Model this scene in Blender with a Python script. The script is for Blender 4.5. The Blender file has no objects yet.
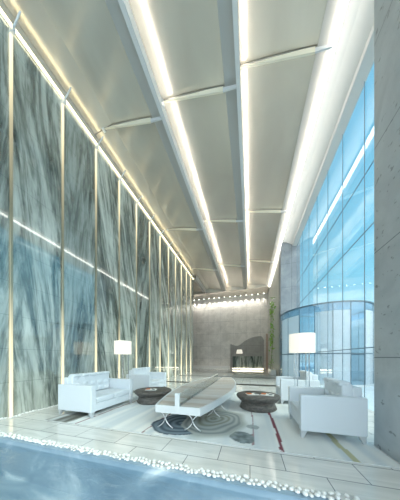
import bpy, bmesh, math, random
from mathutils import Vector, Matrix, noise
random.seed(7)
C = bpy.context.scene.collection
S = bpy.context.scene
# ------------------------------------------------------------------ camera
cam = bpy.data.cameras.new('camera'); co = bpy.data.objects.new('camera', cam); C.objects.link(co)
co.location = (0, 0, 1.35)
co.rotation_euler = (math.pi/2, 0, math.atan(50/174))
cam.sensor_fit = 'HORIZONTAL'; cam.sensor_width = 36; cam.lens = 36*174/400
cam.shift_y = 108/400; cam.clip_end = 400; cam.clip_start = .05
S.camera = co
# ------------------------------------------------------------------ sky
SKY_FILL = 2.1
w = bpy.data.worlds.new('sky'); S.world = w; w.use_nodes = True
nt = w.node_tree; nt.nodes.clear()
tc = nt.nodes.new('ShaderNodeTexCoord'); sp = nt.nodes.new('ShaderNodeSeparateXYZ')
rp = nt.nodes.new('ShaderNodeValToRGB'); bg = nt.nodes.new('ShaderNodeBackground'); ow = nt.nodes.new('ShaderNodeOutputWorld')
nt.links.new(tc.outputs['Generated'], sp.inputs[0]); nt.links.new(sp.outputs['Z'], rp.inputs[0])
# added white fill light in sky behind the viewer, clear blue beyond the glazing
vm = nt.nodes.new('ShaderNodeMapRange'); vm.inputs['From Min'].default_value = .15; vm.inputs['From Max'].default_value = -.75
vm.inputs['To Min'].default_value = 0; vm.inputs['To Max'].default_value = 1; vm.interpolation_type = 'SMOOTHSTEP'; nt.links.new(sp.outputs['Y'], vm.inputs['Value'])
cm = nt.nodes.new('ShaderNodeMix'); cm.data_type = 'RGBA'; nt.links.new(vm.outputs[0], cm.inputs[0]); nt.links.new(rp.outputs[0], cm.inputs[6]); cm.inputs[7].default_value = (SKY_FILL*.97, SKY_FILL*.95, SKY_FILL, 1)
nt.links.new(cm.outputs[2], bg.inputs[0]); nt.links.new(bg.outputs[0], ow.inputs[0])
e = rp.color_ramp.elements
e[0].position = 0.0; e[0].color = (.84, .90, .94, 1)
e[1].position = 1.0; e[1].color = (.16, .50, .78, 1)
q = e.new(.12); q.color = (.58, .79, .90, 1)
q = e.new(.35); q.color = (.30, .68, .87, 1)
bg.inputs[1].default_value = .94
# ------------------------------------------------------------------ hazy sun through the tall glazing
sd = bpy.data.lights.new('sun', 'SUN'); sd.energy = 3.4; sd.color = (1, .89, .76); sd.angle = math.radians(35)
so = bpy.data.objects.new('sun', sd); C.objects.link(so); so.location = (20, -8, 16)
so.rotation_euler = Vector((-.80, .32, -.66)).to_track_quat('-Z', 'Y').to_euler()
# ------------------------------------------------------------------ exposure
S.view_settings.view_transform = 'Standard'; S.view_settings.look = 'None'
S.view_settings.gamma = 1; S.view_settings.use_curve_mapping = False
S.view_settings.exposure = 0.66
# ------------------------------------------------------------------ light levels used by the lamps below
COVE_E = 9.5      # luminous ceiling diffusers
LIP_E = 3.2       # strip beside the glazing
WASH_E = 2.2      # warm strip along the marble wall
SHADE_E = .42
UP_W = 22.0       # uplights on the brass fins
DOWN_W = 60.0     # downlights at the back wall
WATER_FILL = 1

ORD = 'first second third fourth fifth sixth seventh eighth ninth tenth eleventh twelfth thirteenth fourteenth'.split()
# ------------------------------------------------------------------ helpers
def tag(o, label=None, cat=None, group=None, kind=None):
    if label: o['label'] = label
    if cat: o['category'] = cat
    if group: o['group'] = group
    if kind: o['kind'] = kind
    return o
def empty(name, loc=(0, 0, 0), rz=0, label=None, cat=None, group=None):
    o = bpy.data.objects.new(name, None); C.objects.link(o)
    o.empty_display_size = .1
    o.location = loc; o.rotation_euler = (0, 0, rz)
    return tag(o, label, cat, group)
def obj(name, bm, m, parent=None, smooth=False, loc=None):
    me = bpy.data.meshes.new(name)
    bmesh.ops.recalc_face_normals(bm, faces=bm.faces)
    bm.to_mesh(me); bm.free()
    for x in (m if isinstance(m, (list, tuple)) else [m]): me.materials.append(x)
    if smooth:
        for p in me.polygons: p.use_smooth = True
    o = bpy.data.objects.new(name, me); C.objects.link(o)
    if parent: o.parent = parent
    if loc: o.location = loc
    return o
def struct(name, bm, m, parent=None, smooth=False):
    o = obj(name, bm, m, parent, smooth)
    if not parent: o['kind'] = 'structure'
    return o
def copy_tree(o, parent=None):
    c = o.copy(); C.objects.link(c)
    if parent: c.parent = parent
    for ch in list(o.children): copy_tree(ch, c)
    return c
def box(bm, x0, x1, y0, y1, z0, z1, bev=0, seg=2, mi=0):
    r = bmesh.ops.create_cube(bm, size=1)
    vs = r['verts']
    for v in vs:
        v.co = Vector(((x0+x1)/2+v.co.x*(x1-x0), (y0+y1)/2+v.co.y*(y1-y0), (z0+z1)/2+v.co.z*(z1-z0)))
    fs = {f for v in vs for f in v.link_faces}
    for f in fs: f.material_index = mi
    if bev:
        es = list({ed for v in vs for ed in v.link_edges})
        bmesh.ops.bevel(bm, geom=es, offset=bev, segments=seg, affect='EDGES', profile=.5)
    return bm
def B(*a, **k):
    bm = bmesh.new(); return box(bm, *a, **k)
def poly(bm, pts, mi=0):
    f = bm.faces.new([bm.verts.new(p) for p in pts]); f.material_index = mi; return f
def prism_y(bm, prof, y0, y1, mi=0):
    """closed XZ outline extruded along Y"""
    a = [bm.verts.new((x, y0, z)) for x, z in prof]; b = [bm.verts.new((x, y1, z)) for x, z in prof]
    n = len(prof); fs = [bm.faces.new(a), bm.faces.new(b[::-1])]
    for i in range(n): fs.append(bm.faces.new((a[i], b[i], b[(i+1) % n], a[(i+1) % n])))
    for f in fs: f.material_index = mi
def prism_z(bm, outline, z0, z1, mi=0):
    a = [bm.verts.new((x, y, z0)) for x, y in outline]; b = [bm.verts.new((x, y, z1)) for x, y in outline]
    n = len(outline); fs = [bm.faces.new(a[::-1]), bm.faces.new(b)]
    for i in range(n): fs.append(bm.faces.new((a[i], a[(i+1) % n], b[(i+1) % n], b[i])))
    for f in fs: f.material_index = mi
def lathe(bm, prof, n=40, c=(0, 0), cap=True):
    rings = []
    for r, z in prof:
        rings.append([bm.verts.new((c[0]+r*math.cos(2*math.pi*i/n), c[1]+r*math.sin(2*math.pi*i/n), z)) for i in range(n)])
    for a, b in zip(rings, rings[1:]):
        for i in range(n): bm.faces.new((a[i], a[(i+1) % n], b[(i+1) % n], b[i]))
    if cap:
        bm.faces.new(rings[0][::-1]); bm.faces.new(rings[-1])
def tube(bm, pts, r, n=8):
    rings = []
    pts = [Vector(p) for p in pts]
    for i, p in enumerate(pts):
        d = (pts[min(i+1, len(pts)-1)]-pts[max(i-1, 0)]).normalized()
        up = Vector((0, 0, 1)) if abs(d.z) < .9 else Vector((1, 0, 0))
        s = d.cross(up).normalized(); t = s.cross(d)
        rings.append([bm.verts.new(p+s*r*math.cos(2*math.pi*k/n)+t*r*math.sin(2*math.pi*k/n)) for k in range(n)])
    for a, b in zip(rings, rings[1:]):
        for k in range(n): bm.faces.new((a[k], a[(k+1) % n], b[(k+1) % n], b[k]))
    bm.faces.new(rings[0][::-1]); bm.faces.new(rings[-1])

# ------------------------------------------------------------------ materials
def mat(name, col=(.8, .8, .8), rough=.5, metal=0, emis=None, es=0, spec=.5, coat=0):
    m = bpy.data.materials.new(name); m.use_nodes = True
    b = m.node_tree.nodes['Principled BSDF']
    b.inputs['Base Color'].default_value = (*col, 1); b.inputs['Roughness'].default_value = rough
    b.inputs['Metallic'].default_value = metal; b.inputs['Specular IOR Level'].default_value = spec
    b.inputs['Coat Weight'].default_value = coat
    if emis: b.inputs['Emission Color'].default_value = (*emis, 1); b.inputs['Emission Strength'].default_value = es
    return m
def nodes(m):
    t = m.node_tree; return t, t.nodes, t.links, t.nodes['Principled BSDF']
def coords(N, L, kind='Object', scale=(1, 1, 1), rot=(0, 0, 0)):
    tc = N.new('ShaderNodeTexCoord'); mp = N.new('ShaderNodeMapping')
    mp.inputs['Scale'].default_value = scale; mp.inputs['Rotation'].default_value = rot
    L.new(tc.outputs[kind], mp.inputs[0]); return mp.outputs[0]
def noise_n(N, L, vec, scale, detail=4, rough=.5, dist=0):
    n = N.new('ShaderNodeTexNoise'); n.inputs['Scale'].default_value = scale
    n.inputs['Detail'].default_value = detail; n.inputs['Roughness'].default_value = rough
    n.inputs['Distortion'].default_value = dist; L.new(vec, n.inputs['Vector']); return n.outputs['Fac']
def ramp(N, L, fac, stops):
    r = N.new('ShaderNodeValToRGB'); el = r.color_ramp.elements
    el[0].position = stops[0][0]; el[0].color = (*stops[0][1], 1)
    el[1].position = stops[-1][0]; el[1].color = (*stops[-1][1], 1)
    for p, c in stops[1:-1]:
        x = el.new(p); x.color = (*c, 1)
    L.new(fac, r.inputs[0]); return r.outputs[0]
def mul(N, L, a, b, t='MULTIPLY', f=1.0):
    x = N.new('ShaderNodeMix'); x.data_type = 'RGBA'; x.blend_type = t; x.inputs[0].default_value = f
    L.new(a, x.inputs[6]); L.new(b, x.inputs[7]); return x.outputs[2]
def math_n(N, L, op, a, b=None, c=None):
    m = N.new('ShaderNodeMath'); m.operation = op
    for i, v in enumerate((a, b, c)):
        if v is None: continue
        if isinstance(v, (int, float)): m.inputs[i].default_value = v
        else: L.new(v, m.inputs[i])
    return m.outputs[0]
def bump(N, L, b, h, s=.2, d=.01):
    x = N.new('ShaderNodeBump'); x.inputs['Strength'].default_value = s; x.inputs['Distance'].default_value = d
    L.new(h, x.inputs['Height']); L.new(x.outputs[0], b.inputs['Normal'])

# streaked marble behind polished glass
def marble(name, panel=1.16, y0=2.67, gloss=.10, polished=True):
    m = mat(name, rough=.25); t, N, L, b = nodes(m)
    tc = N.new('ShaderNodeTexCoord'); s = N.new('ShaderNodeSeparateXYZ'); L.new(tc.outputs['Object'], s.inputs[0])
    k = math_n(N, L, 'FLOOR', math_n(N, L, 'DIVIDE', math_n(N, L, 'SUBTRACT', s.outputs['Y'], y0), panel))
    rnd = N.new('ShaderNodeTexWhiteNoise'); rnd.noise_dimensions = '1D'; L.new(k, rnd.inputs['W'])
    tilt = math_n(N, L, 'MULTIPLY', math_n(N, L, 'SUBTRACT', rnd.outputs['Value'], .35), .35)
    yy = math_n(N, L, 'ADD', s.outputs['Y'], math_n(N, L, 'MULTIPLY', s.outputs['Z'], tilt))
    cb = N.new('ShaderNodeCombineXYZ')
    if not polished: yy = s.outputs['X']
    L.new(math_n(N, L, 'MULTIPLY', k, 7.3), cb.inputs[0])
    L.new(math_n(N, L, 'MULTIPLY', yy, 1.9), cb.inputs[1]); L.new(math_n(N, L, 'MULTIPLY', s.outputs['Z'], .24), cb.inputs[2])
    n1 = noise_n(N, L, cb.outputs[0], 1.3, 7, .62, 1.1)
    n2 = noise_n(N, L, cb.outputs[0], 7, 5, .6, .8)
    f = math_n(N, L, 'ADD', math_n(N, L, 'MULTIPLY', n1, .78), math_n(N, L, 'MULTIPLY', n2, .22))
    col = ramp(N, L, f, [(.33, (.03, .045, .04)), (.42, (.12, .145, .13)), (.48, (.30, .33, .295)), (.54, (.56, .59, .54)), (.64, (.80, .83, .77))])
    tone = ramp(N, L, rnd.outputs['Value'], [(0, (.50, .55, .55)), (1, (1.0, 1.0, .96))])
    col = mul(N, L, col, tone)
    zz = math_n(N, L, 'FRACT', math_n(N, L, 'DIVIDE', s.outputs['Z'], .78))
    j = math_n(N, L, 'LESS_THAN', zz, .012)
    jr = ramp(N, L, j, [(0, (1, 1, 1)), (1, (.55, .6, .6))]); col = mul(N, L, col, jr)
    L.new(col, b.inputs['Base Color'])
    b.inputs['Specular IOR Level'].default_value = .5 if polished else .15
    if not polished: b.inputs['Roughness'].default_value = .6; return m
    g = N.new('ShaderNodeBsdfGlossy'); g.inputs['Roughness'].default_value = .02; g.inputs['Color'].default_value = (.95, 1, 1, 1)
    fr = N.new('ShaderNodeFresnel'); fr.inputs[0].default_value = 1.5
    mx = N.new('ShaderNodeMixShader'); L.new(math_n(N, L, 'ADD', fr.outputs[0], gloss), mx.inputs[0])
    out = N['Material Output']; L.new(b.outputs[0], mx.inputs[1]); L.new(g.outputs[0], mx.inputs[2]); L.new(mx.outputs[0], out.inputs[0])
    return m
def stone(name, c1, c2, rough=.5, jy=None, pits=True, joint=(1.6, 1.55), axis='X'):
    """board-formed stone or concrete with thin joints and small pits"""
    m = mat(name, rough=rough); t, N, L, b = nodes(m)
    v = coords(N, L); n = noise_n(N, L, v, 1.3, 8, .62, .5)
    col = ramp(N, L, n, [(.32, c1), (.68, c2)])
    if pits:
        p = noise_n(N, L, coords(N, L, scale=(1, 1, 1.4)), 9, 2, .5)
        col = mul(N, L, col, ramp(N, L, p, [(.66, (1, 1, 1)), (.71, (.5, .5, .5))]))
    tc = N.new('ShaderNodeTexCoord'); s = N.new('ShaderNodeSeparateXYZ'); L.new(tc.outputs['Object'], s.inputs[0])
    jz = math_n(N, L, 'LESS_THAN', math_n(N, L, 'FRACT', math_n(N, L, 'DIVIDE', math_n(N, L, 'ADD', s.outputs['Z'], .25), joint[1])), .009)
    jx = math_n(N, L, 'LESS_THAN', math_n(N, L, 'FRACT', math_n(N, L, 'DIVIDE', math_n(N, L, 'ADD', s.outputs[axis], .4), joint[0])), .006)
    j = math_n(N, L, 'MAXIMUM', jz, jx)
    col = mul(N, L, col, ramp(N, L, j, [(0, (1, 1, 1)), (1, (.35, .37, .4))]))
    L.new(col, b.inputs['Base Color']); bump(N, L, b, n, .15, .02)
    return m
M = {}
M['marble'] = marble('streaked_marble')
M['screen_marble'] = marble('screen_marble', .9, 0, .0, False)
M['concrete'] = stone('grey_stone', (.58, .55, .50), (.80, .765, .71), .5)
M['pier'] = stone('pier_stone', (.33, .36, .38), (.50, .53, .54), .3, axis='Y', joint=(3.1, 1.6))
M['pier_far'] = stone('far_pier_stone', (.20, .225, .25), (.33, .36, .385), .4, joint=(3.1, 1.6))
M['relief'] = stone('relief_stone', (.30, .29, .27), (.40, .385, .36), .6, pits=False)
def floor_mat():
    m = mat('polished_tile', rough=.10, spec=.8); t, N, L, b = nodes(m)
    v = coords(N, L)
    br = N.new('ShaderNodeTexBrick'); L.new(coords(N, L), br.inputs['Vector'])
    br.inputs['Scale'].default_value = 1; br.inputs['Brick Width'].default_value = .83; br.inputs['Row Height'].default_value = .38
    br.inputs['Mortar Size'].default_value = .005; br.inputs['Mortar Smooth'].default_value = 0; br.offset = .5
    br.inputs['Color1'].default_value = (1, 1, 1, 1); br.inputs['Color2'].default_value = (.9, .9, .9, 1); br.inputs['Mortar'].default_value = (.25, .27, .29, 1)
    n = noise_n(N, L, coords(N, L, scale=(.6, 5, 1)), 2.2, 6, .6, .6)
    col = ramp(N, L, n, [(.3, (.66, .665, .63)), (.7, (.84, .83, .79))])
    L.new(mul(N, L, col, br.outputs['Color']), b.inputs['Base Color'])
    return m
M['floor'] = floor_mat()
M['dark_inlay'] = mat('dark_inlay', (.02, .018, .015), .4, spec=.2)
M['white_plaster'] = mat('white_plaster', (.78, .77, .74), .6)
def ceil_mat():
    m = mat('satin_panel', (.47, .46, .43), .24, .45); t, N, L, b = nodes(m)
    n = noise_n(N, L, coords(N, L, scale=(.5, .25, .5)), 1.6, 3, .5, .6)
    L.new(ramp(N, L, n, [(.3, (.70, .645, .56)), (.7, (.80, .745, .655))]), b.inputs['Base Color'])
    return m
M['ceiling'] = ceil_mat()
M['panel_edge'] = mat('blue_grey_edge', (.50, .49, .46), .5)
M['cove'] = mat('cove_diffuser', (.9, .9, .88), .5, emis=(1, .93, .84), es=COVE_E)
M['lip'] = mat('lip_light', (.9, .9, .88), .5, emis=(1, .94, .85), es=LIP_E)
M['wash'] = mat('warm_strip', (.9, .9, .8), .5, emis=(1, .86, .55), es=WASH_E)
M['glow'] = mat('warm_glow', (.9, .9, .8), .5, emis=(1, .88, .66), es=5.0)
M['spot'] = mat('downlight_lens', (1, 1, 1), .5, emis=(1, .96, .9), es=9)
M['cream_beam'] = mat('cream_beam', (.90, .83, .66), .4)
M['steel'] = mat('white_steel', (.75, .76, .76), .3, .3)
M['brass'] = mat('brass', (.72, .60, .34), .35, .55)
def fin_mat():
    m = mat('brass_painted_glow', (.30, .28, .20), .35, .8, emis=(1, .86, .56)); t, N, L, b = nodes(m)
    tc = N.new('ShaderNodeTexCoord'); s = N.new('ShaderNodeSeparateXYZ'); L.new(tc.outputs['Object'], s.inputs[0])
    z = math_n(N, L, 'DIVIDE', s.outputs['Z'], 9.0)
    L.new(ramp(N, L, z, [(0, (1, 1, 1)), (.2, (.55, .55, .55)), (.34, (.03, .03, .03)), (.55, (.02, .02, .02)), (.75, (.28, .28, .28)), (.90, (.8, .8, .8)), (1, (1.0, 1.0, 1.0))]), b.inputs['Emission Strength'])  # light of foot and top spots is put into the fin's own emission
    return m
M['fin'] = fin_mat()
M['chrome'] = mat('chrome', (.85, .86, .87), .12, 1)
def leather():
    m = mat('white_leather', (.69, .735, .77), .38); t, N, L, b = nodes(m)
    bump(N, L, b, noise_n(N, L, coords(N, L), 60, 3, .6), .08, .003); return m
M['leather'] = leather()
M['foot'] = mat('pale_metal_foot', (.62, .65, .67), .3, .5)
def shade():
    m = mat('lamp_fabric', (.66, .62, .54), .8, emis=(1, .93, .80), es=SHADE_E); return m
M['shade'] = shade()
def dark_stone():
    m = mat('dark_cast_stone', rough=.55); t, N, L, b = nodes(m)
    n = noise_n(N, L, coords(N, L, scale=(1, 1, 3)), 9, 7, .7, .5)
    L.new(ramp(N, L, n, [(.3, (.035, .033, .03)), (.7, (.17, .15, .13))]), b.inputs['Base Color']); bump(N, L, b, n, .6, .02)
    return m
M['dark_stone'] = dark_stone()
def wood():
    m = mat('pale_slat', rough=.35); t, N, L, b = nodes(m)
    tc = N.new('ShaderNodeTexCoord'); s = N.new('ShaderNodeSeparateXYZ'); L.new(tc.outputs['Object'], s.inputs[0])
    rnd = N.new('ShaderNodeTexWhiteNoise'); rnd.noise_dimensions = '1D'
    L.new(math_n(N, L, 'FLOOR', math_n(N, L, 'DIVIDE', s.outputs['Y'], .17)), rnd.inputs['W'])
    n = noise_n(N, L, coords(N, L, scale=(.6, 9, 1)), 3, 5, .6)
    c1 = ramp(N, L, rnd.outputs['Value'], [(0, (.50, .42, .35)), (.5, (.60, .55, .50)), (1, (.66, .64, .62))])
    c2 = ramp(N, L, n, [(.3, (.85, .85, .85)), (.7, (1, 1, 1))])
    L.new(mul(N, L, c1, c2), b.inputs['Base Color']); return m
M['slat'] = wood()
M['bench_white'] = mat('painted_white', (.68, .70, .70), .35)
M['pebble'] = mat('white_pebble', (.82, .82, .80), .45)
M['paper'] = mat('magazine_paper', (.80, .79, .75), .5)
M['orange'] = mat('orange_print', (.65, .18, .05), .5)
M['ink'] = mat('black_print', (.06, .05, .05), .5)
M['leaf'] = mat('bright_leaf', (.28, .55, .08), .5)
M['stem'] = mat('stem', (.2, .25, .08), .7)
M['mullion'] = mat('dark_joint', (.10, .16, .20), .4)
M['pinkwood'] = mat('warm_timber', (.50, .36, .27), .5)
M['pave'] = mat('pale_paving', (.62, .68, .72), .7)
M['facade'] = mat('pale_facade', (.84, .87, .88), .6)
M['facade_blue'] = mat('blue_facade', (.42, .56, .66), .3)
def glass(name, tint, gl=.04, fac=None, ior=1.45, frost=0, frost_col=(.8, .9, .95)):
    m = bpy.data.materials.new(name); m.use_nodes = True; N = m.node_tree.nodes; L = m.node_tree.links; N.clear()
    out = N.new('ShaderNodeOutputMaterial'); tr = N.new('ShaderNodeBsdfTransparent'); tr.inputs[0].default_value = (*tint, 1)
    g = N.new('ShaderNodeBsdfGlossy'); g.inputs['Roughness'].default_value = 0.0
    lw = N.new('ShaderNodeFresnel'); lw.inputs[0].default_value = ior
    # a thin sheet reflects alike from both sides
    ge = N.new('ShaderNodeNewGeometry'); 
    i = N.new('ShaderNodeMath'); i.operation = 'MULTIPLY_ADD'; L.new(ge.outputs['Backfacing'], i.inputs[0]); i.inputs[1].default_value = 1/ior-ior; i.inputs[2].default_value = ior
    L.new(i.outputs[0], lw.inputs[0])
    ad = N.new('ShaderNodeMath'); ad.operation = 'ADD'; L.new(lw.outputs[0], ad.inputs[0]); ad.inputs[1].default_value = gl; ad.use_clamp = True
    base = tr.outputs[0]
    if frost:
        d = N.new('ShaderNodeBsdfDiffuse'); d.inputs[0].default_value = (*frost_col, 1)
        tl = N.new('ShaderNodeBsdfTranslucent'); tl.inputs[0].default_value = (*frost_col, 1)
        mm = N.new('ShaderNodeMixShader'); mm.inputs[0].default_value = .6; L.new(d.outputs[0], mm.inputs[1]); L.new(tl.outputs[0], mm.inputs[2])
        m2 = N.new('ShaderNodeMixShader'); m2.inputs[0].default_value = frost; L.new(base, m2.inputs[1]); L.new(mm.outputs[0], m2.inputs[2]); base = m2.outputs[0]
    mx = N.new('ShaderNodeMixShader'); L.new(ad.outputs[0], mx.inputs[0]); L.new(base, mx.inputs[1]); L.new(g.outputs[0], mx.inputs[2])
    L.new(mx.outputs[0], out.inputs[0]); return m
M['glass'] = glass('clear_blue_glass', (.86, .96, .99), .06)
M['drum_clear'] = glass('drum_glass', (.80, .92, .98), .05)
M['drum_frost'] = glass('frosted_glass', (.9, .96, 1), .03, frost=.85, frost_col=(.93, .96, .98))
M['drum_band'] = glass('blue_band_glass', (.72, .88, .97), .06, frost=.25, frost_col=(.6, .8, .92))
M['spine_glass'] = glass('clear_glass', (.93, .95, .95), .02)

# ------------------------------------------------------------------ dimensions
XL, XG, ZC, YB = -5.35, 3.0, 9.0, 22.0
RIS = [-9.7, -7.36, -5.03, -2.70, -.35, 1.97]
YF = -5.0
# ================================================================== SETTING
bm = bmesh.new(); box(bm, -12, XG+.02, 1.93, YB, -.5, 0); struct('floor', bm, M['floor'])
bm = bmesh.new(); box(bm, -12, XG+.02, YF-.5, 1.93, -.9, -.6)
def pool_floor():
    m = mat('pool_stone_glints', rough=.6); t, N, L, b = nodes(m)
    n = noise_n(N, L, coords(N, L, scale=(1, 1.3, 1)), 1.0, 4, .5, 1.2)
    L.new(ramp(N, L, n, [(.35, (.20, .30, .38)), (.52, (.30, .40, .48)), (.70, (.82, .86, .86))]), b.inputs['Base Color']); return m  # pale patches are bright water reflections painted into the stone colour
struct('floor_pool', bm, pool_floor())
def water():
    m = glass('pool_water', (.88, .93, .95), .10, ior=1.33)
    N = m.node_tree.nodes; L = m.node_tree.links
    tc = N.new('ShaderNodeTexCoord'); mp = N.new('ShaderNodeMapping'); mp.inputs['Scale'].default_value = (1.0, 2.2, 1); L.new(tc.outputs['Object'], mp.inputs[0])
    n = N.new('ShaderNodeTexNoise'); n.inputs['Scale'].default_value = 2.0; n.inputs['Detail'].default_value = 5; n.inputs['Distortion'].default_value = 1.5; L.new(mp.outputs[0], n.inputs[0])
    bp = N.new('ShaderNodeBump'); bp.inputs['Strength'].default_value = .45; bp.inputs['Distance'].default_value = .09; L.new(n.outputs[0], bp.inputs['Height'])
    for x in N:
        if x.type in ('BSDF_GLOSSY', 'FRESNEL'): L.new(bp.outputs[0], x.inputs['Normal'])
        if x.type == 'BSDF_GLOSSY': x.inputs['Roughness'].default_value = .08
    return m
bm = bmesh.new(); poly(bm, [(-12, YF, -.07), (XG, YF, -.07), (XG, 1.93, -.07), (-12, 1.93, -.07)]); struct('water_pool', bm, water())
bm = bmesh.new(); box(bm, XL, XG, 1.885, 1.93, -.6, -.002); struct('wall_pool', bm, bpy.data.materials['pool_stone_glints'])
bm = bmesh.new(); box(bm, XL, XG, 1.875, 1.945, 0, .006); struct('trim_pool', bm, bpy.data.materials['pool_stone_glints'])
for i, y in enumerate((9.0, 12.45, 16.3)):
    bm = B(XL+.1, 1.95, y-.1, y+.3, -.01, .004); struct('trim_%d' % (i+1), bm, M['dark_inlay'])
# walls
bm = bmesh.new(); box(bm, XL-.4, XL, YF, 16.25, -.6, 9.12); struct('wall_left', bm, M['marble'])
bm = bmesh.new(); box(bm, -12, 3.2, YB, YB+.3, 0, 9.9); struct('wall_back', bm, M['concrete'])
bm = bmesh.new(); box(bm, -12, XG+.1, YF-.3, YF, -.9, -.08); box(bm, -12, XG+.1, YF-.3, YF, 9.1, 9.9); struct('wall_front', bm, M['concrete'])
bm = B(XL, XG, YF-.15, YF-.14, -.08, 9.1); struct('window_2', bm, M['glass'])
bm = bmesh.new(); box(bm, -12.3, -12, 14, YB+.3, 0, 9.9); box(bm, -12, XL-.4, 14, 14.2, 0, 9.9); struct('wall_hall', bm, M['concrete'])
def right_wall():
    m = mat('pale_green_wall', rough=.4); t, N, L, b = nodes(m)
    n = noise_n(N, L, coords(N, L, scale=(1, 1, .4)), 2, 4, .6)
    L.new(ramp(N, L, n, [(.3, (.60, .62, .58)), (.7, (.76, .78, .74))]), b.inputs['Base Color']); return m
bm = bmesh.new(); box(bm, 2.06, 2.2, 13.9, YB, 0, 9.5); struct('wall_right', bm, right_wall())
bm = bmesh.new(); box(bm, 1.82, 2.0, 21.75, 21.98, 0, 4.2); struct('trim_4', bm, M['pinkwood'])
# stone piers between lobby and glazing
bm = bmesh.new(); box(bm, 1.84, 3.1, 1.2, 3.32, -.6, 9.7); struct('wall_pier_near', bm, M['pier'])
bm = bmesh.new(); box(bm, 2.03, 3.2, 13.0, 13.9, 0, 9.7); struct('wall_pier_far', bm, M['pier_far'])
# ceiling: saw-tooth satin panels
bm = bmesh.new()
for i in range(len(RIS)-1):
    a, b_ = RIS[i], RIS[i+1]
    for k in range(5):
        y0, y1 = YF+k*5, YF+(k+1)*5-.02
        x0, z0, x1, z1 = a+.02, 9.56, b_-.34, 9.17
        sub = 5; prev = None
        pts = [(x0+(x1-x0)*t/sub, z0+(z1-z0)*(t/sub)+.03*math.sin(math.pi*t/sub)) for t in range(sub+1)]
        prof = pts+[(x1, z1+.06), (x1-.02, 9.75), (x0, 9.75)]
        if i == 2:
            prof = [(-5.37, 9.42)]+pts[1:]+prof[sub+1:-1]+[(-5.37, 9.75)]
        prism_y(bm, prof, y0, y1, 0)
ceil = struct('ceiling', bm, [M['ceiling']], smooth=False)
bm = bmesh.new()
for i in range(1, len(RIS)): box(bm, RIS[i]-.345, RIS[i]-.02, 16.25 if i == 2 else YF, 20, 9.15, 9.22)
struct('ceiling_edge', bm, M['panel_edge'])
bm = bmesh.new()
for i in range(len(RIS)-1):
    box(bm, RIS[i]-.02, RIS[i]+.012, 16.25 if i == 2 else YF, 20, 9.0, 9.62)
    if i in (3, 4): box(bm, RIS[i]+.012, RIS[i]+.09, YF, 20, 9.0, 9.02); box(bm, RIS[i]+.085, RIS[i]+.095, YF, 20, 9.0, 9.055)
struct('ceiling_riser', bm, M['white_plaster'])
bm = B(-12, XG, YF, YB, 9.76, 9.9); struct('ceiling_slab', bm, M['white_plaster'])
bm = bmesh.new(); box(bm, -12, 2.0, 20.0, 20.3, 9.0, 9.76); box(bm, -12, 2.0, 20.3, 22.0, 9.0, 9.1); struct('ceiling_back', bm, M['ceiling'])
# glazing soffit
prof = [(2.02, 9.28), (2.35, 9.22), (2.72, 9.02), (2.74, 8.90), (XG+.02, 8.84), (XG+.02, 9.7), (2.02, 9.7)]
bm = bmesh.new(); prism_y(bm, prof, 3.0, 13.0); prism_y(bm, prof, YF, 1.2); prism_y(bm, prof, 13.9, YB); struct('ceiling_soffit', bm, M['white_plaster'])
# glass wall
g0 = bpy.data.objects.new('window_1', None)
bm = bmesh.new()
for (y0, y1) in ((3.32, 13.0), (YF, 1.2)):
    box(bm, XG-.006, XG+.006, y0, y1, -.05, 8.86)
win = struct('window_1', bm, M['glass'])
bm = bmesh.new()
y = 3.45
ys = [3.45+1.16*i for i in range(9)]
for y in ys: box(bm, XG-.02, XG-.008, y-.008, y+.008, 0, 8.86)
for z in (1.62, 4.75, 6.3): box(bm, XG-.02, XG-.008, 3.32, 13.0, z-.011, z+.011)
obj('window_joint', bm, M['mullion'], win)
# outside
bm = B(XG+.02, 60, -30, 60, -.2, -.05); struct('ground_plaza', bm, M['pave'])

# ================================================================== LIGHTS IN THE CEILING
for i in (3, 4):
    a = RIS[i]
    for k, (y0, y1) in enumerate(((YF, 5), (5.03, 10), (10.03, 15), (15.03, 20))):
        bm = bmesh.new()
        box(bm, a+.03, a+.07, y0, y1-.02, 9.022, 9.03)
        o = obj('cove_light', bm, M['cove'])
        where = ['over the pool and sofas', 'over the middle of the lobby', 'over the rear of the lobby', 'next to the back wall'][k]
        bay = 'in the left trough' if i == 3 else 'in the right trough'
        tag(o, 'slim white cove light %s, %s' % (bay, where), 'ceiling light', 'cove lights of the ceiling troughs')
bm = bmesh.new(); box(bm, 1.925, 2.02, 3.34, 20.0, 8.975, 9.004); box(bm, 2.0, 2.015, 3.34, 20.0, 9.03, 9.10)
tag(obj('strip_light', bm, M['lip']), 'continuous warm white light strip along the soffit beside the tall glazing', 'strip light')
bm = bmesh.new(); box(bm, XL+.018, XL+.07, 1.0, 16.2, 9.04, 9.07); 
o = obj('wash_light', bm, M['wash'], ); tag(o, 'warm linear wall washer along the top edge of the marble wall', 'strip light')
bm = bmesh.new(); box(bm, XL-.1, XL+.02, YF, 16.25, 9.12, 9.16); box(bm, XL, XL+.015, YF, 16.2, 9.02, 9.12); struct('trim_wash', bm, M['cream_beam'])
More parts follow.
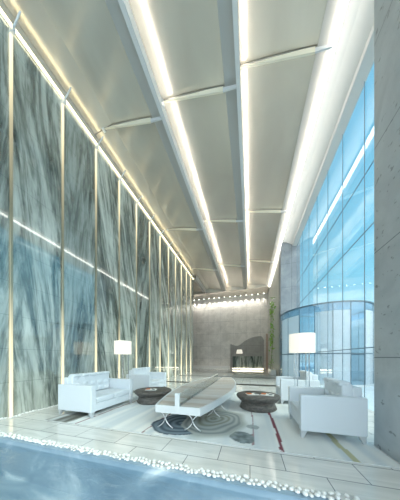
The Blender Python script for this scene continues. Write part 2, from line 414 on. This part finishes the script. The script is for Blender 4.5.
# tie beams
def tie(x0, x1, y, label):
    t = empty('tie_beam', (x0, y, 9.0), 0, label, 'beam', 'cream tie beams under the ceiling bays')
    L_ = x1-x0; bm = bmesh.new()
    n = 8; lo = []; up = []
    for i in range(n+1):
        f = i/n; x = .0+(L_-.40)*f; z = .49-.48*f
        lo.append((x, z)); up.append((x, z+.015+.12*min(1, f*1.2)))
    prism_y(bm, lo+up[::-1], -.02, .02); obj('beam', bm, M['cream_beam'], t)
    bm = bmesh.new(); prism_y(bm, [(L_-.40, .02), (L_-.02, -.03), (L_-.02, .05), (L_-.40, .12)], -.018, .018); obj('bracket', bm, M['steel'], t)
    bm = bmesh.new(); box(bm, .0, .07, -.06, .06, .43, .52); obj('end_plate', bm, M['steel'], t)
rows = {5: 'nearest row', 10: 'middle row', 15: 'rear row'}
bays = ['bay next to the marble wall', 'central bay', 'bay beside the glazing soffit']
for y in (5, 10, 15):
    for j, i in enumerate((2, 3, 4)):
        tie(RIS[i], RIS[i+1], y, 'slim tapered cream tie beam in the %s, %s' % (bays[j], rows[y]))
# downlights at the back wall
proto = empty('downlight', (1.5, 21.70, 8.95), 0, 'small round downlight grazing the stone back wall', 'downlight', 'row of downlights along the back wall')
bm = bmesh.new(); lathe(bm, [(.075, -.02), (.085, 0), (.085, .06)], 16); obj('housing', bm, M['steel'], proto)
bm = bmesh.new(); lathe(bm, [(.055, -.028), (.055, -.021)], 16); obj('lens', bm, M['spot'], proto)
ld = bpy.data.lights.new('downlight', 'SPOT'); ld.energy = DOWN_W; ld.color = (1, .96, .88); ld.spot_size = math.radians(62); ld.spot_blend = 1.0; ld.shadow_soft_size = .03
xs = [1.55-.66*i for i in range(14)]
for i, x in enumerate(xs):
    o = proto if i == 0 else copy_tree(proto)
    o.location = (x, 21.70, 8.95)
    o['label'] = 'small round downlight grazing the back wall, %s from the right end of its row' % ORD[i]
    lo = bpy.data.objects.new('downlight_lamp', ld); C.objects.link(lo); lo.parent = o; lo.location = (0, 0, -.06)
    lo.rotation_euler = (math.radians(11), 0, 0)

# ================================================================== BRASS LIGHT FINS ON THE MARBLE WALL
fin = empty('light_fin', (XL, 2.67, 0), 0, 'tall slim brass light fin standing between two streaked marble panels', 'light fin', 'brass light fins along the marble wall')
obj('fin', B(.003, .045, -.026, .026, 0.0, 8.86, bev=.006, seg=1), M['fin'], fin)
bk = obj('bracket', B(.003, .13, -.03, .03, 8.862, 9.0, bev=.008, seg=1), M['steel'], fin)
bm = bmesh.new(); tube(bm, [(.10, 0, 8.98), (.34, 0, 9.22)], .018, 8); obj('arm', bm, M['steel'], fin)
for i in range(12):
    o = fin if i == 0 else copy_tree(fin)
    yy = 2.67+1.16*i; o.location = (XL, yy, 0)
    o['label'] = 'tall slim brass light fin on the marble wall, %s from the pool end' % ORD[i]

# ================================================================== GLASS DRUM ENTRANCE
dr = empty('glass_drum', (4.25, 12.4, 0), 0, 'curved glass entrance drum with thin dark rim seen through the tall glazing', 'entrance drum')
R = 2.3; a0, a1 = math.radians(168), math.radians(395)
n = 24
angs = [a0+(a1-a0)*i/n for i in range(n+1)]
P = [(R*math.cos(t), R*math.sin(t)) for t in angs]
def arc_strip(r0, r1, z0, z1, i0=0, i1=n):
    bm = bmesh.new(); a = angs[i0:i1+1]
    inn = [(r0*math.cos(t), r0*math.sin(t)) for t in a]; out = [(r1*math.cos(t), r1*math.sin(t)) for t in a]
    prism_z(bm, out+inn[::-1], z0, z1); return bm
for i in range(0, n, 2):
    obj('curved_pane', arc_strip(R-.012, R, .04, 3.72, i, i+2), M['drum_frost'] if (i//2) % 3 != 0 else M['drum_clear'], dr)
obj('fascia', arc_strip(R-.02, R, 3.72, 4.1), M['drum_band'], dr)
obj('rim', arc_strip(R-.06, R+.04, 4.1, 4.15), M['mullion'], dr)
obj('transom', arc_strip(R-.03, R+.02, 1.55, 1.6), M['mullion'], dr)
obj('sill', arc_strip(R-.05, R+.03, -.05, .04), M['steel'], dr)
bm = bmesh.new()
prism_z(bm, [(r_[0]*.97, r_[1]*.97) for r_ in P], 4.10, 4.13)
obj('canopy', bm, glass('canopy_glass', (.8, .92, .97), .15, frost=.35), dr)
for i in range(0, n+1, 2):
    x, y = P[i]; obj('post', B(x-.014, x+.014, y-.014, y+.014, .04, 4.1), M['mullion'], dr)
# pale building outside, vertical piers
bd = empty('building', (9.5, 8, -.05), 0, 'pale low building with vertical piers outside the glazing', 'building')
obj('wall', B(0, .4, -14, 22, 0, 3.4), M['facade'], bd)
for i in range(16):
    obj('pier', B(-.25, 0, -13.5+2.2*i, -13.5+2.2*i+.5, 0, 3.4), M['facade'], bd)
    obj('window', B(-.04, 0, -12.9+2.2*i, -12.9+2.2*i+1.5, .3, 3.0), M['facade_blue'], bd)
obj('roof', B(-.5, .6, -14.2, 22.2, 3.4, 3.6), M['facade'], bd)

# ================================================================== FURNITURE
def cushion(bm, x0, x1, y0, y1, z0, z1, b=.03): box(bm, x0, x1, y0, y1, z0, z1, bev=b, seg=3)
def make_sofa(W, D, label, group, name='sofa'):
    """origin: centre of footprint; front faces +X, width along Y"""
    t = empty(name, (0, 0, 0), 0, label, 'sofa', group)
    h, b0, at = .715, .115, .13
    for s in (-1, 1):
        y0, y1 = (W/2-at, W/2) if s > 0 else (-W/2, -W/2+at)
        obj('arm', B(-D/2, D/2, y0, y1, b0, h, bev=.018, seg=3), M['leather'], t)
    obj('base', B(-D/2+.01, D/2-.03, -W/2+at, W/2-at, b0, .29, bev=.012), M['leather'], t)
    bk_ = obj('backrest', B(-D/2, -D/2+.14, -W/2+at+.004, W/2-at-.004, b0+.01, .86, bev=.025, seg=3), M['leather'], t)
    nc = 1 if W < 1.2 else 2
    cw = (W-2*at-.01)/nc
    for k in range(nc):
        ya = -W/2+at+.005+k*cw
        bm = bmesh.new(); cushion(bm, -D/2+.28, D/2-.015, ya+.004, ya+cw-.004, .29, .43, .03); sc = obj('seat_cushion', bm, M['leather'], t, True)
        bm = bmesh.new()
        for z in (.36, ): tube(bm, [(-D/2+.30, ya+.02, z), (D/2-.012, ya+.02, z), (D/2-.012, ya+cw-.02, z), (-D/2+.30, ya+cw-.02, z)], .006, 6)
        obj('piping', bm, M['leather'], sc)
    # tufted back cushion: soft pillows in a grid
    ncol = max(3, int(round((W-2*at)/.24))); cw = (W-2*at-.02)/ncol
    bm = bmesh.new()
    for r in range(3):
        for c in range(ncol):
            ya = -W/2+at+.01+c*cw; z0 = .42+r*.165
            nn = 6; grid = []
            for i in range(nn+1):
                row = []
                for j in range(nn+1):
                    u, v = i/nn, j/nn
                    bul = (1-abs(2*u-1)**3)*(1-abs(2*v-1)**3)
                    row.append(bm.verts.new((-D/2+.15+.05+.085*bul**.5+.03*(2-r)/2, ya+cw*u, z0+.165*v)))
                grid.append(row)
            for i in range(nn):
                for j in range(nn): bm.faces.new((grid[i][j], grid[i+1][j], grid[i+1][j+1], grid[i][j+1]))
    bmesh.ops.remove_doubles(bm, verts=bm.verts, dist=.002)
    cb = obj('back_cushion', bm, M['leather'], t, True)
    bm = bmesh.new(); cushion(bm, -D/2+.12, -D/2+.28, -W/2+at+.01, W/2-at-.01, .42, .905, .03); obj('cushion_core', bm, M['leather'], cb, True)
    bm = bmesh.new()
    for c in range(ncol):
        ya = -W/2+at+.01+c*cw; s0 = len(bm.verts)
        cushion(bm, -D/2+.14, -D/2+.31, ya+.004, ya+cw-.004, .86, .94, .035)
    obj('cushion_roll', bm, M['leather'], cb, True)
    for sx in (-1, 1):
        for sy in (-1, 1):
            bm = bmesh.new(); X, Y = sx*(D/2-.06), sy*(W/2-.06)
            a = [bm.verts.new((X+dx*.045, Y+dy*.045, b0+.002)) for dx, dy in ((-1, -1), (1, -1), (1, 1), (-1, 1))]
            b = [bm.verts.new((X+sx*.03+dx*.02, Y+sy*.02+dy*.02, 0.0)) for dx, dy in ((-1, -1), (1, -1), (1, 1), (-1, 1))]
            bm.faces.new(a[::-1]); bm.faces.new(b)
            for i in range(4): bm.faces.new((a[i], b[i], b[(i+1) % 4], a[(i+1) % 4]))
            obj('leg', bm, M['foot'], t)
    return t
RZ = .017
s1 = make_sofa(1.42, 1.0, 'white leather two-seat sofa nearest the pool on the left, beside the marble wall', 'white sofas')
s1.location = (-3.85, 3.72, RZ)
s2 = make_sofa(1.35, 1.0, 'white leather sofa behind the left floor lamp, second along the marble wall', 'white sofas')
s2.location = (-4.02, 6.25, RZ)
s3 = make_sofa(1.0, .92, 'white leather armchair nearest the stone pier on the right, broad arm towards the pool', 'white armchairs on the right', 'armchair')
s3.location = (1.275, 3.76, RZ); s3.rotation_euler.z = math.pi; s3['category'] = 'armchair'
s4 = make_sofa(.98, .98, 'white leather armchair behind the right floor lamp, in front of the glazing', 'white armchairs on the right', 'armchair')
s4.location = (1.34, 5.95, RZ); s4.rotation_euler.z = math.pi; s4['category'] = 'armchair'
# floor lamps
def make_lamp(label, h=1.94, r=.29):
    t = empty('floor_lamp', (0, 0, 0), 0, label, 'lamp', 'white drum floor lamps')
    obj('base', B(-.17, .17, -.17, .17, 0, .018, bev=.004, seg=1), M['chrome'], t)
    for sx in (-1, 1):
        for sy in (-1, 1):
            obj('pole', B(sx*.13-.009, sx*.13+.009, sy*.13-.009, sy*.13+.009, .018, h-.44), M['chrome'], t)
    bm = bmesh.new(); box(bm, -.14, .14, -.012, .012, h-.45, h-.43); box(bm, -.012, .012, -.14, .14, h-.45, h-.43); tube(bm, [(0, 0, h-.44), (0, 0, h-.3)], .015); obj('socket', bm, M['chrome'], t)
    bm = bmesh.new(); lathe(bm, [(r, h-.47), (r, h), (r-.008, h), (r-.008, h-.47), (r, h-.47)], 48, cap=False); bmesh.ops.remove_doubles(bm, verts=bm.verts, dist=.0005)
    obj('lamp_shade', bm, M['shade'], t, False)
    bm = bmesh.new(); lathe(bm, [(r-.01, h-.465), (r-.01, h-.46)], 48); obj('diffuser', bm, M['shade'], t)
    bm = bmesh.new(); bmesh.ops.create_icosphere(bm, subdivisions=2, radius=.05, matrix=Matrix.Translation((0, 0, h-.25))); obj('bulb', bm, M['glow'], t)
    return t
l1 = make_lamp('floor lamp with white drum shade between the two left sofas'); l1.location = (-4.42, 5.28, RZ)
l2 = make_lamp('floor lamp with white drum shade between the two armchairs on the right'); l2.location = (1.27, 4.99, RZ)
# drum coffee tables
def make_table(label):
    t = empty('coffee_table', (0, 0, 0), 0, label, 'table', 'round dark coffee tables')
    bm = bmesh.new(); lathe(bm, [(.47, .21), (.545, .29), (.56, .325), (.555, .345), (.54, .355), (.0015, .355)], 56); obj('tabletop', bm, M['dark_stone'], t, True)
    bm = bmesh.new(); lathe(bm, [(.46, .0), (.475, .02), (.44, .11), (.42, .17), (.47, .212)], 56); obj('base', bm, M['dark_stone'], t, True)
    return t
t1 = make_table('round dark stone coffee table in front of the left sofas'); t1.location = (-2.88, 4.78, RZ)
t2 = make_table('round dark stone coffee table between the long bench and the right armchairs'); t2.location = (.20, 4.92, RZ)
def magazine(x, y, z, rz, label, orange=True):
    t = empty('magazine', (x, y, z), rz, label, 'magazine')
    bm = bmesh.new()
    for s in (-1, 1):
        n = 6; top = []; 
        for i in range(n+1):
            u = i/n; top.append((s*.165*u, .006+.018*math.sin(math.pi*min(1, u*1.2))*(1-u*.5)))
        prof = [(p[0], p[1]) for p in top]+[(s*.165, 0), (0, 0)]
        prism_y(bm, prof, -.12, .12)
    obj('pages', bm, M['paper'], t)
    obj('picture', B(-.15, -.03, -.10, .09, .024, .028), M['orange'], t)
    obj('print', B(.05, .13, -.09, .0, .022, .026), M['ink'], t)
    return t
magazine(.06, 4.90, .372, .3, 'open magazine with orange picture on the right coffee table')
magazine(.44, 4.93, .372, -.2, 'second open magazine lying right of the orange one on the coffee table')
magazine(-2.93, 4.74, .372, .3, 'open magazine lying on the left coffee table')
# long boat-shaped slatted bench
bx_, by0, by1 = -1.28, 2.93, 8.1
def hw(y):
    t_ = (y-by0)/(by1-by0); return .44+.40*math.sin(math.pi*max(0, min(1, t_)))**.9
bench = empty('slatted_bench', (bx_, by0, RZ), 0, 'long boat-shaped bench of pale slats with white rim, low spine and crossed chrome legs', 'bench')
Ln = by1-by0
outl = [(-hw(by0+Ln*i/30), Ln*i/30) for i in range(31)]
outr = [(-x, y) for x, y in outl]
inl = [(x+.035, min(max(y, .035), Ln-.035)) for x, y in outl]; inr = [(-x, y) for x, y in inl]
bm = bmesh.new()
O = outr+outl[::-1]; I = inr+inl[::-1]; nO = len(O)
for z0, z1 in ((.31, .45),):
    vo0 = [bm.verts.new((x, y, z0)) for x, y in O]; vo1 = [bm.verts.new((x, y, z1)) for x, y in O]
    vi0 = [bm.verts.new((x, y, z0)) for x, y in I]; vi1 = [bm.verts.new((x, y, z1)) for x, y in I]
    for i in range(nO):
        j = (i+1) % nO
        bm.faces.new((vo0[i], vo0[j], vo1[j], vo1[i])); bm.faces.new((vo1[i], vo1[j], vi1[j], vi1[i]))
        bm.faces.new((vi1[i], vi1[j], vi0[j], vi0[i])); bm.faces.new((vi0[i], vi0[j], vo0[j], vo0[i]))
obj('rim', bm, M['bench_white'], bench)
bm = bmesh.new(); yy = .04
while yy < Ln-.16:
    for s in (-1, 1):
        xa, xb = hw(by0+yy)-.037, hw(by0+yy+.16)-.037
        prism_z(bm, [(s*.045, yy), (s*xa, yy), (s*xb, yy+.16), (s*.045, yy+.16)], .40, .444)
    yy += .17
obj('seat', bm, M['slat'], bench)
bm = bmesh.new(); box(bm, -.03, .03, .05, Ln-.05, .36, .67, bev=.006, seg=1); bm.free(); obj('spine', B(-.006, .006, .05, Ln-1.0, .40, .665), M['spine_glass'], bench); obj('top_rail', B(-.012, .012, .05, Ln-1.0, .665, .685), M['slat'], bench)
obj('end_plate', B(-.042, .042, -.006, .05, .36, .69, bev=.006, seg=1), M['bench_white'], bench)
bm = bmesh.new()
for s in (-1, 1): box(bm, s*.3-.02, s*.3+.02, .06, Ln-.06, .34, .40)
obj('rail', bm, M['chrome'], bench)
for yy in (.08, .95, 1.45, 2.4, 3.4, 4.4, 5.08):
    for s in (-1, 1):
        w_ = hw(by0+yy)-.19
        for d in (-1, 1):
            bm = bmesh.new(); pts = []
            for i in range(9):
                u = i/8; x = s*w_+d*.16*math.sin((u-.5)*math.pi*.9)/math.sin(.45*math.pi); z = .335*(1-u)**1.0+.0
                x = s*w_+d*(.15*(2*u-1)+.03*math.sin(u*math.pi*2)); z = .338-.332*u
                pts.append((x, yy+.0+.012*d, z))
            tube(bm, pts, .011, 6); obj('leg', bm, M['steel'], bench, True)
# ================================================================== RUG
def rug():
    X0, X1, Y0, Y1 = -4.28, 1.80, 2.70, 6.9
    nx, ny = 300, 190
    me = bpy.data.meshes.new('rug'); vs = []; cols = []
    def N_(x, y, s, o=0): return noise.noise(Vector((x*s+o, y*s-o, o*.7)))
    def mixc(a, b, f): f = max(0, min(1, f)); return tuple(a[i]*(1-f)+b[i]*f for i in range(3))
    for j in range(ny+1):
        for i in range(nx+1):
            x = X0+(X1-X0)*i/nx; y = Y0+(Y1-Y0)*j/ny
            vs.append((x, y, .014))
            wob = .03*N_(x, y, 1.2, 3)
            c = mixc((.70, .73, .72), (.84, .85, .82), .5+N_(x*4, y*.4, 1.3, 5))
            c = mixc(c, (.50, .58, .64), .5*max(0, N_(x*5, y*.3, 1.1, 9))*2)
            # grey-brown block at the left end
            if x < -3.62+.05*N_(x, y, 8, 1) and y < 3.55:
                k = N_(x*6, y*1.0, 1.0, 12)
                c = mixc(c, (.12, .12, .10), .45+k*1.3)
            # red lines
            for cx, wd, st in ((-3.42, .022, .8), (-1.86, .020, .75), (.45, .028, .95), (.05, .014, .7)):
                r = abs(x+wob-cx+.008*N_(x, y, 5, cx))
                if r < wd and N_(x*3, y*6, 2.5, cx*3) > -.32-(st-.7): c = mixc(c, (.20, .02, .04), st)
            r = abs(x+wob-1.33)
            if r < .04 and y < 4: c = mixc(c, (.42, .40, .16), .75)
            # stones, tree rings and painted shade under the bench
            d1 = math.hypot((x+.13)/1.0, (y-3.02)/1.05)+.035*N_(x, y, 7, 2)
            if d1 < .21: c = mixc((.14, .17, .17), (.30, .34, .34), .5+N_(x, y, 14, 4))
            d2 = math.hypot(x-.05, y-3.52)+.02*N_(x, y, 9, 2)
            if d2 < .115: c = mixc(c, (.32, .35, .34), .8)
            d3 = math.hypot((x+.78)/.9, (y-3.75)/1.25)+.20*N_(x, y, 1.9, 8)
            if d3 < .66:
                rg = .5+.5*math.sin(d3*42)
                c = mixc((.16, .19, .19) if d3 > .3 else (.19, .19, .13), (.50, .51, .47), .25+rg*.6)
            elif d3 < .82: c = mixc(c, (.34, .36, .30), .7*(.82-d3)/.16)
            d4 = math.hypot((x+1.35)/.75, (y-3.35)/.7)+.16*N_(x, y, 2, 8)
            if d4 < .8 and d3 > .66:
                rg = .5+.5*math.sin(d4*30); c = mixc((.06, .09, .12), (.22, .28, .32), rg)  # navy rings also carry the bench's shadow in the rug colour
            d5 = math.hypot(x+2.6, y-5.9)+.06*N_(x, y, 3, 8)
            if d5 < .5: c = mixc(c, (.25, .28, .27), .5+.4*math.sin(d5*40))
            cols.append((*c, 1))
    fs = [(j*(nx+1)+i, j*(nx+1)+i+1, (j+1)*(nx+1)+i+1, (j+1)*(nx+1)+i) for j in range(ny) for i in range(nx)]
    top = len(vs)
    vs += [(X0, Y0, 0), (X1, Y0, 0), (X1, Y1, 0), (X0, Y1, 0)]
    cols += [(.5, .5, .5, 1)]*4
    a = (0, nx, top-1, top-1-nx)
    for k in range(4): fs.append((top+k, top+(k+1) % 4, a[(k+1) % 4], a[k]))
    me.from_pydata(vs, [], fs); ca = me.color_attributes.new('pile', 'FLOAT_COLOR', 'POINT')
    for i, c in enumerate(cols): ca.data[i].color = c
    m = mat('rug_pile', rough=.85); t, N, L, b = nodes(m)
    at = N.new('ShaderNodeAttribute'); at.attribute_name = 'pile'; L.new(at.outputs['Color'], b.inputs['Base Color'])
    me.materials.append(m)
    o = bpy.data.objects.new('rug', me); C.objects.link(o)
    tag(o, 'large pale blue-grey rug with dark red lines, grey stones and tree-ring pattern', 'rug')
rug()
# ================================================================== PEBBLES
peb = []
for k in range(7):
    bm = bmesh.new(); bmesh.ops.create_icosphere(bm, subdivisions=2, radius=1)
    sx, sy, sz = random.uniform(.85, 1.25), random.uniform(.7, .95), random.uniform(.5, .68)
    for v in bm.verts:
        q_ = 1+.16*noise.noise(v.co*1.3+Vector((k*5, 0, 0))); v.co = Vector((v.co.x*sx*q_, v.co.y*sy*q_, v.co.z*sz*q_))
    zmin = min(v.co.z for v in bm.verts)
    for v in bm.verts: v.co.z -= zmin
    me = bpy.data.meshes.new('pebble'); bm.to_mesh(me); bm.free(); me.materials.append(M['pebble'])
    for p in me.polygons: p.use_smooth = True
    peb.append(me)
def put_pebble(x, y, r, label, group, z=.006):
    o = bpy.data.objects.new('pebble', random.choice(peb)); C.objects.link(o)
    o.location = (x, y, z); o.scale = (r, r, r); o.rotation_euler = (0, 0, random.uniform(0, 6.28))
    tag(o, label, 'pebble', group)
x = XL+.15; placed = []
cnt = 0
while x < .95 and cnt < 262:
    r = random.uniform(.016, .031)*(1+.12*(x > -1.5))
    x += r*random.uniform(.8, 1.25)
    for _ in range(12):
        y = 1.95+random.uniform(-.035, .075)
        if all((x-a)**2+(y-b)**2 > ((r+c)*.86)**2 for a, b, c in placed[-12:]):
            placed.append((x, y, r)); cnt += 1
            put_pebble(x, y, r, 'smooth white pebble in the row along the pool edge', 'white pebbles along the pool edge', .001 if y > 1.97 else .006); break
y = 2.06; cnt = 0
while y < 4.6 and cnt < 38:
    r = random.uniform(.024, .042); y += r*1.75
    x = XL+.10+random.uniform(0, .03)+r*.3
    if abs(((y-2.67+.58) % 1.16)-.58) < .09: x = XL+.16+r
    put_pebble(x, y, r, 'smooth white pebble at the foot of the marble wall', 'white pebbles at the foot of the marble wall', .0); cnt += 1
# ================================================================== BACK OF THE LOBBY
sc = empty('marble_screen', (-.28, 20.6, 0), 0, 'low screen of streaked marble panels with a glowing base before the back wall', 'screen')
for k in range(4):
    obj('panel', B(-1.68+.84*k+.01, -.84+.84*k-.01, -.04+.05*(k % 2), .04+.05*(k % 2), .16, 1.55), M['screen_marble'], sc)
obj('plinth', B(-1.75, 1.75, -.12, .18, 0, .10), M['bench_white'], sc)
obj('base_light', B(-1.7, 1.7, -.10, -.05, .10, .16), M['glow'], sc)
# wave-shaped dark relief on the wall behind
bm = bmesh.new(); pts = [(-2.35, .02)]
for i in range(25):
    u = i/24; x = -2.35+3.95*u
    z = 3.15+.95*(1/(1+math.exp(-(u-.55)*9)))-.45*math.exp(-((u-.22)/.16)**2)+.10*math.sin(u*5)-1.3*max(0, u-.93)/.07*.4
    pts.append((x, z))
pts.append((1.6, .02))
prism_y(bm, pts, 21.88, 21.995); tag(obj('wall_relief', bm, M['relief']), 'dark grey wave-topped stone relief on the back wall behind the marble screen', 'wall relief')
tl = empty('table_lamp', (-1.15, 20.1, 0), 0, 'small white-shaded lamp on a thin stem before the marble screen', 'lamp')
bm = bmesh.new(); lathe(bm, [(.14, 0), (.14, .02)], 20); obj('base', bm, M['chrome'], tl)
bm = bmesh.new(); tube(bm, [(0, 0, .02), (0, 0, 1.95)], .015); obj('pole', bm, M['chrome'], tl)
bm = bmesh.new(); lathe(bm, [(.36, 1.85), (.27, 2.3)], 24); obj('lamp_shade', bm, M['shade'], tl)
# low ledge along the foot of the back wall
struct('baseboard_back', B(-9, -2.4, 21.7, 21.99, 0, .35), M['white_plaster'])
# planter and climbing plant by the right wall
pl = tag(obj('planter', B(1.55, 1.95, 14.6, 16.8, 0, .42, bev=.01, seg=1), M['bench_white']), 'low white planter box against the pale right wall', 'planter')
vine = empty('climbing_plant', (1.74, 15.3, .425), 0, 'bright green climbing plant on the pale wall beside the far pier', 'plant')
bm = bmesh.new()
for k in range(3):
    tube(bm, [(-.02-.05*math.sin(k+z*.9), (k-1)*.5+.15*math.sin(z*1.3+k), z*.62) for z in range(9)], .014, 6)
obj('stem', bm, M['stem'], vine)
bm = bmesh.new()
for k in range(170):
    z = random.choice((2.4, 3.4, 4.6, 5.1))+random.gauss(0, .28); z = z if random.random() < .8 else random.uniform(.1, 5)
    s_ = random.uniform(.07, .13); c = Vector((random.uniform(-.16, .10), random.gauss(0, .42), z))
    rot = Matrix.Rotation(random.uniform(0, 6.28), 3, 'Z') @ Matrix.Rotation(random.uniform(-1, 1), 3, 'X')
    pts = [(0, -1.4, 0), (.55, -.3, .12), (.4, .7, .05), (0, 1.4, -.1), (-.4, .7, .05), (-.55, -.3, .12)]
    vs_ = [bm.verts.new(c+rot @ (Vector(p)*s_)) for p in pts]; bm.faces.new(vs_)
obj('foliage', bm, M['leaf'], vine)
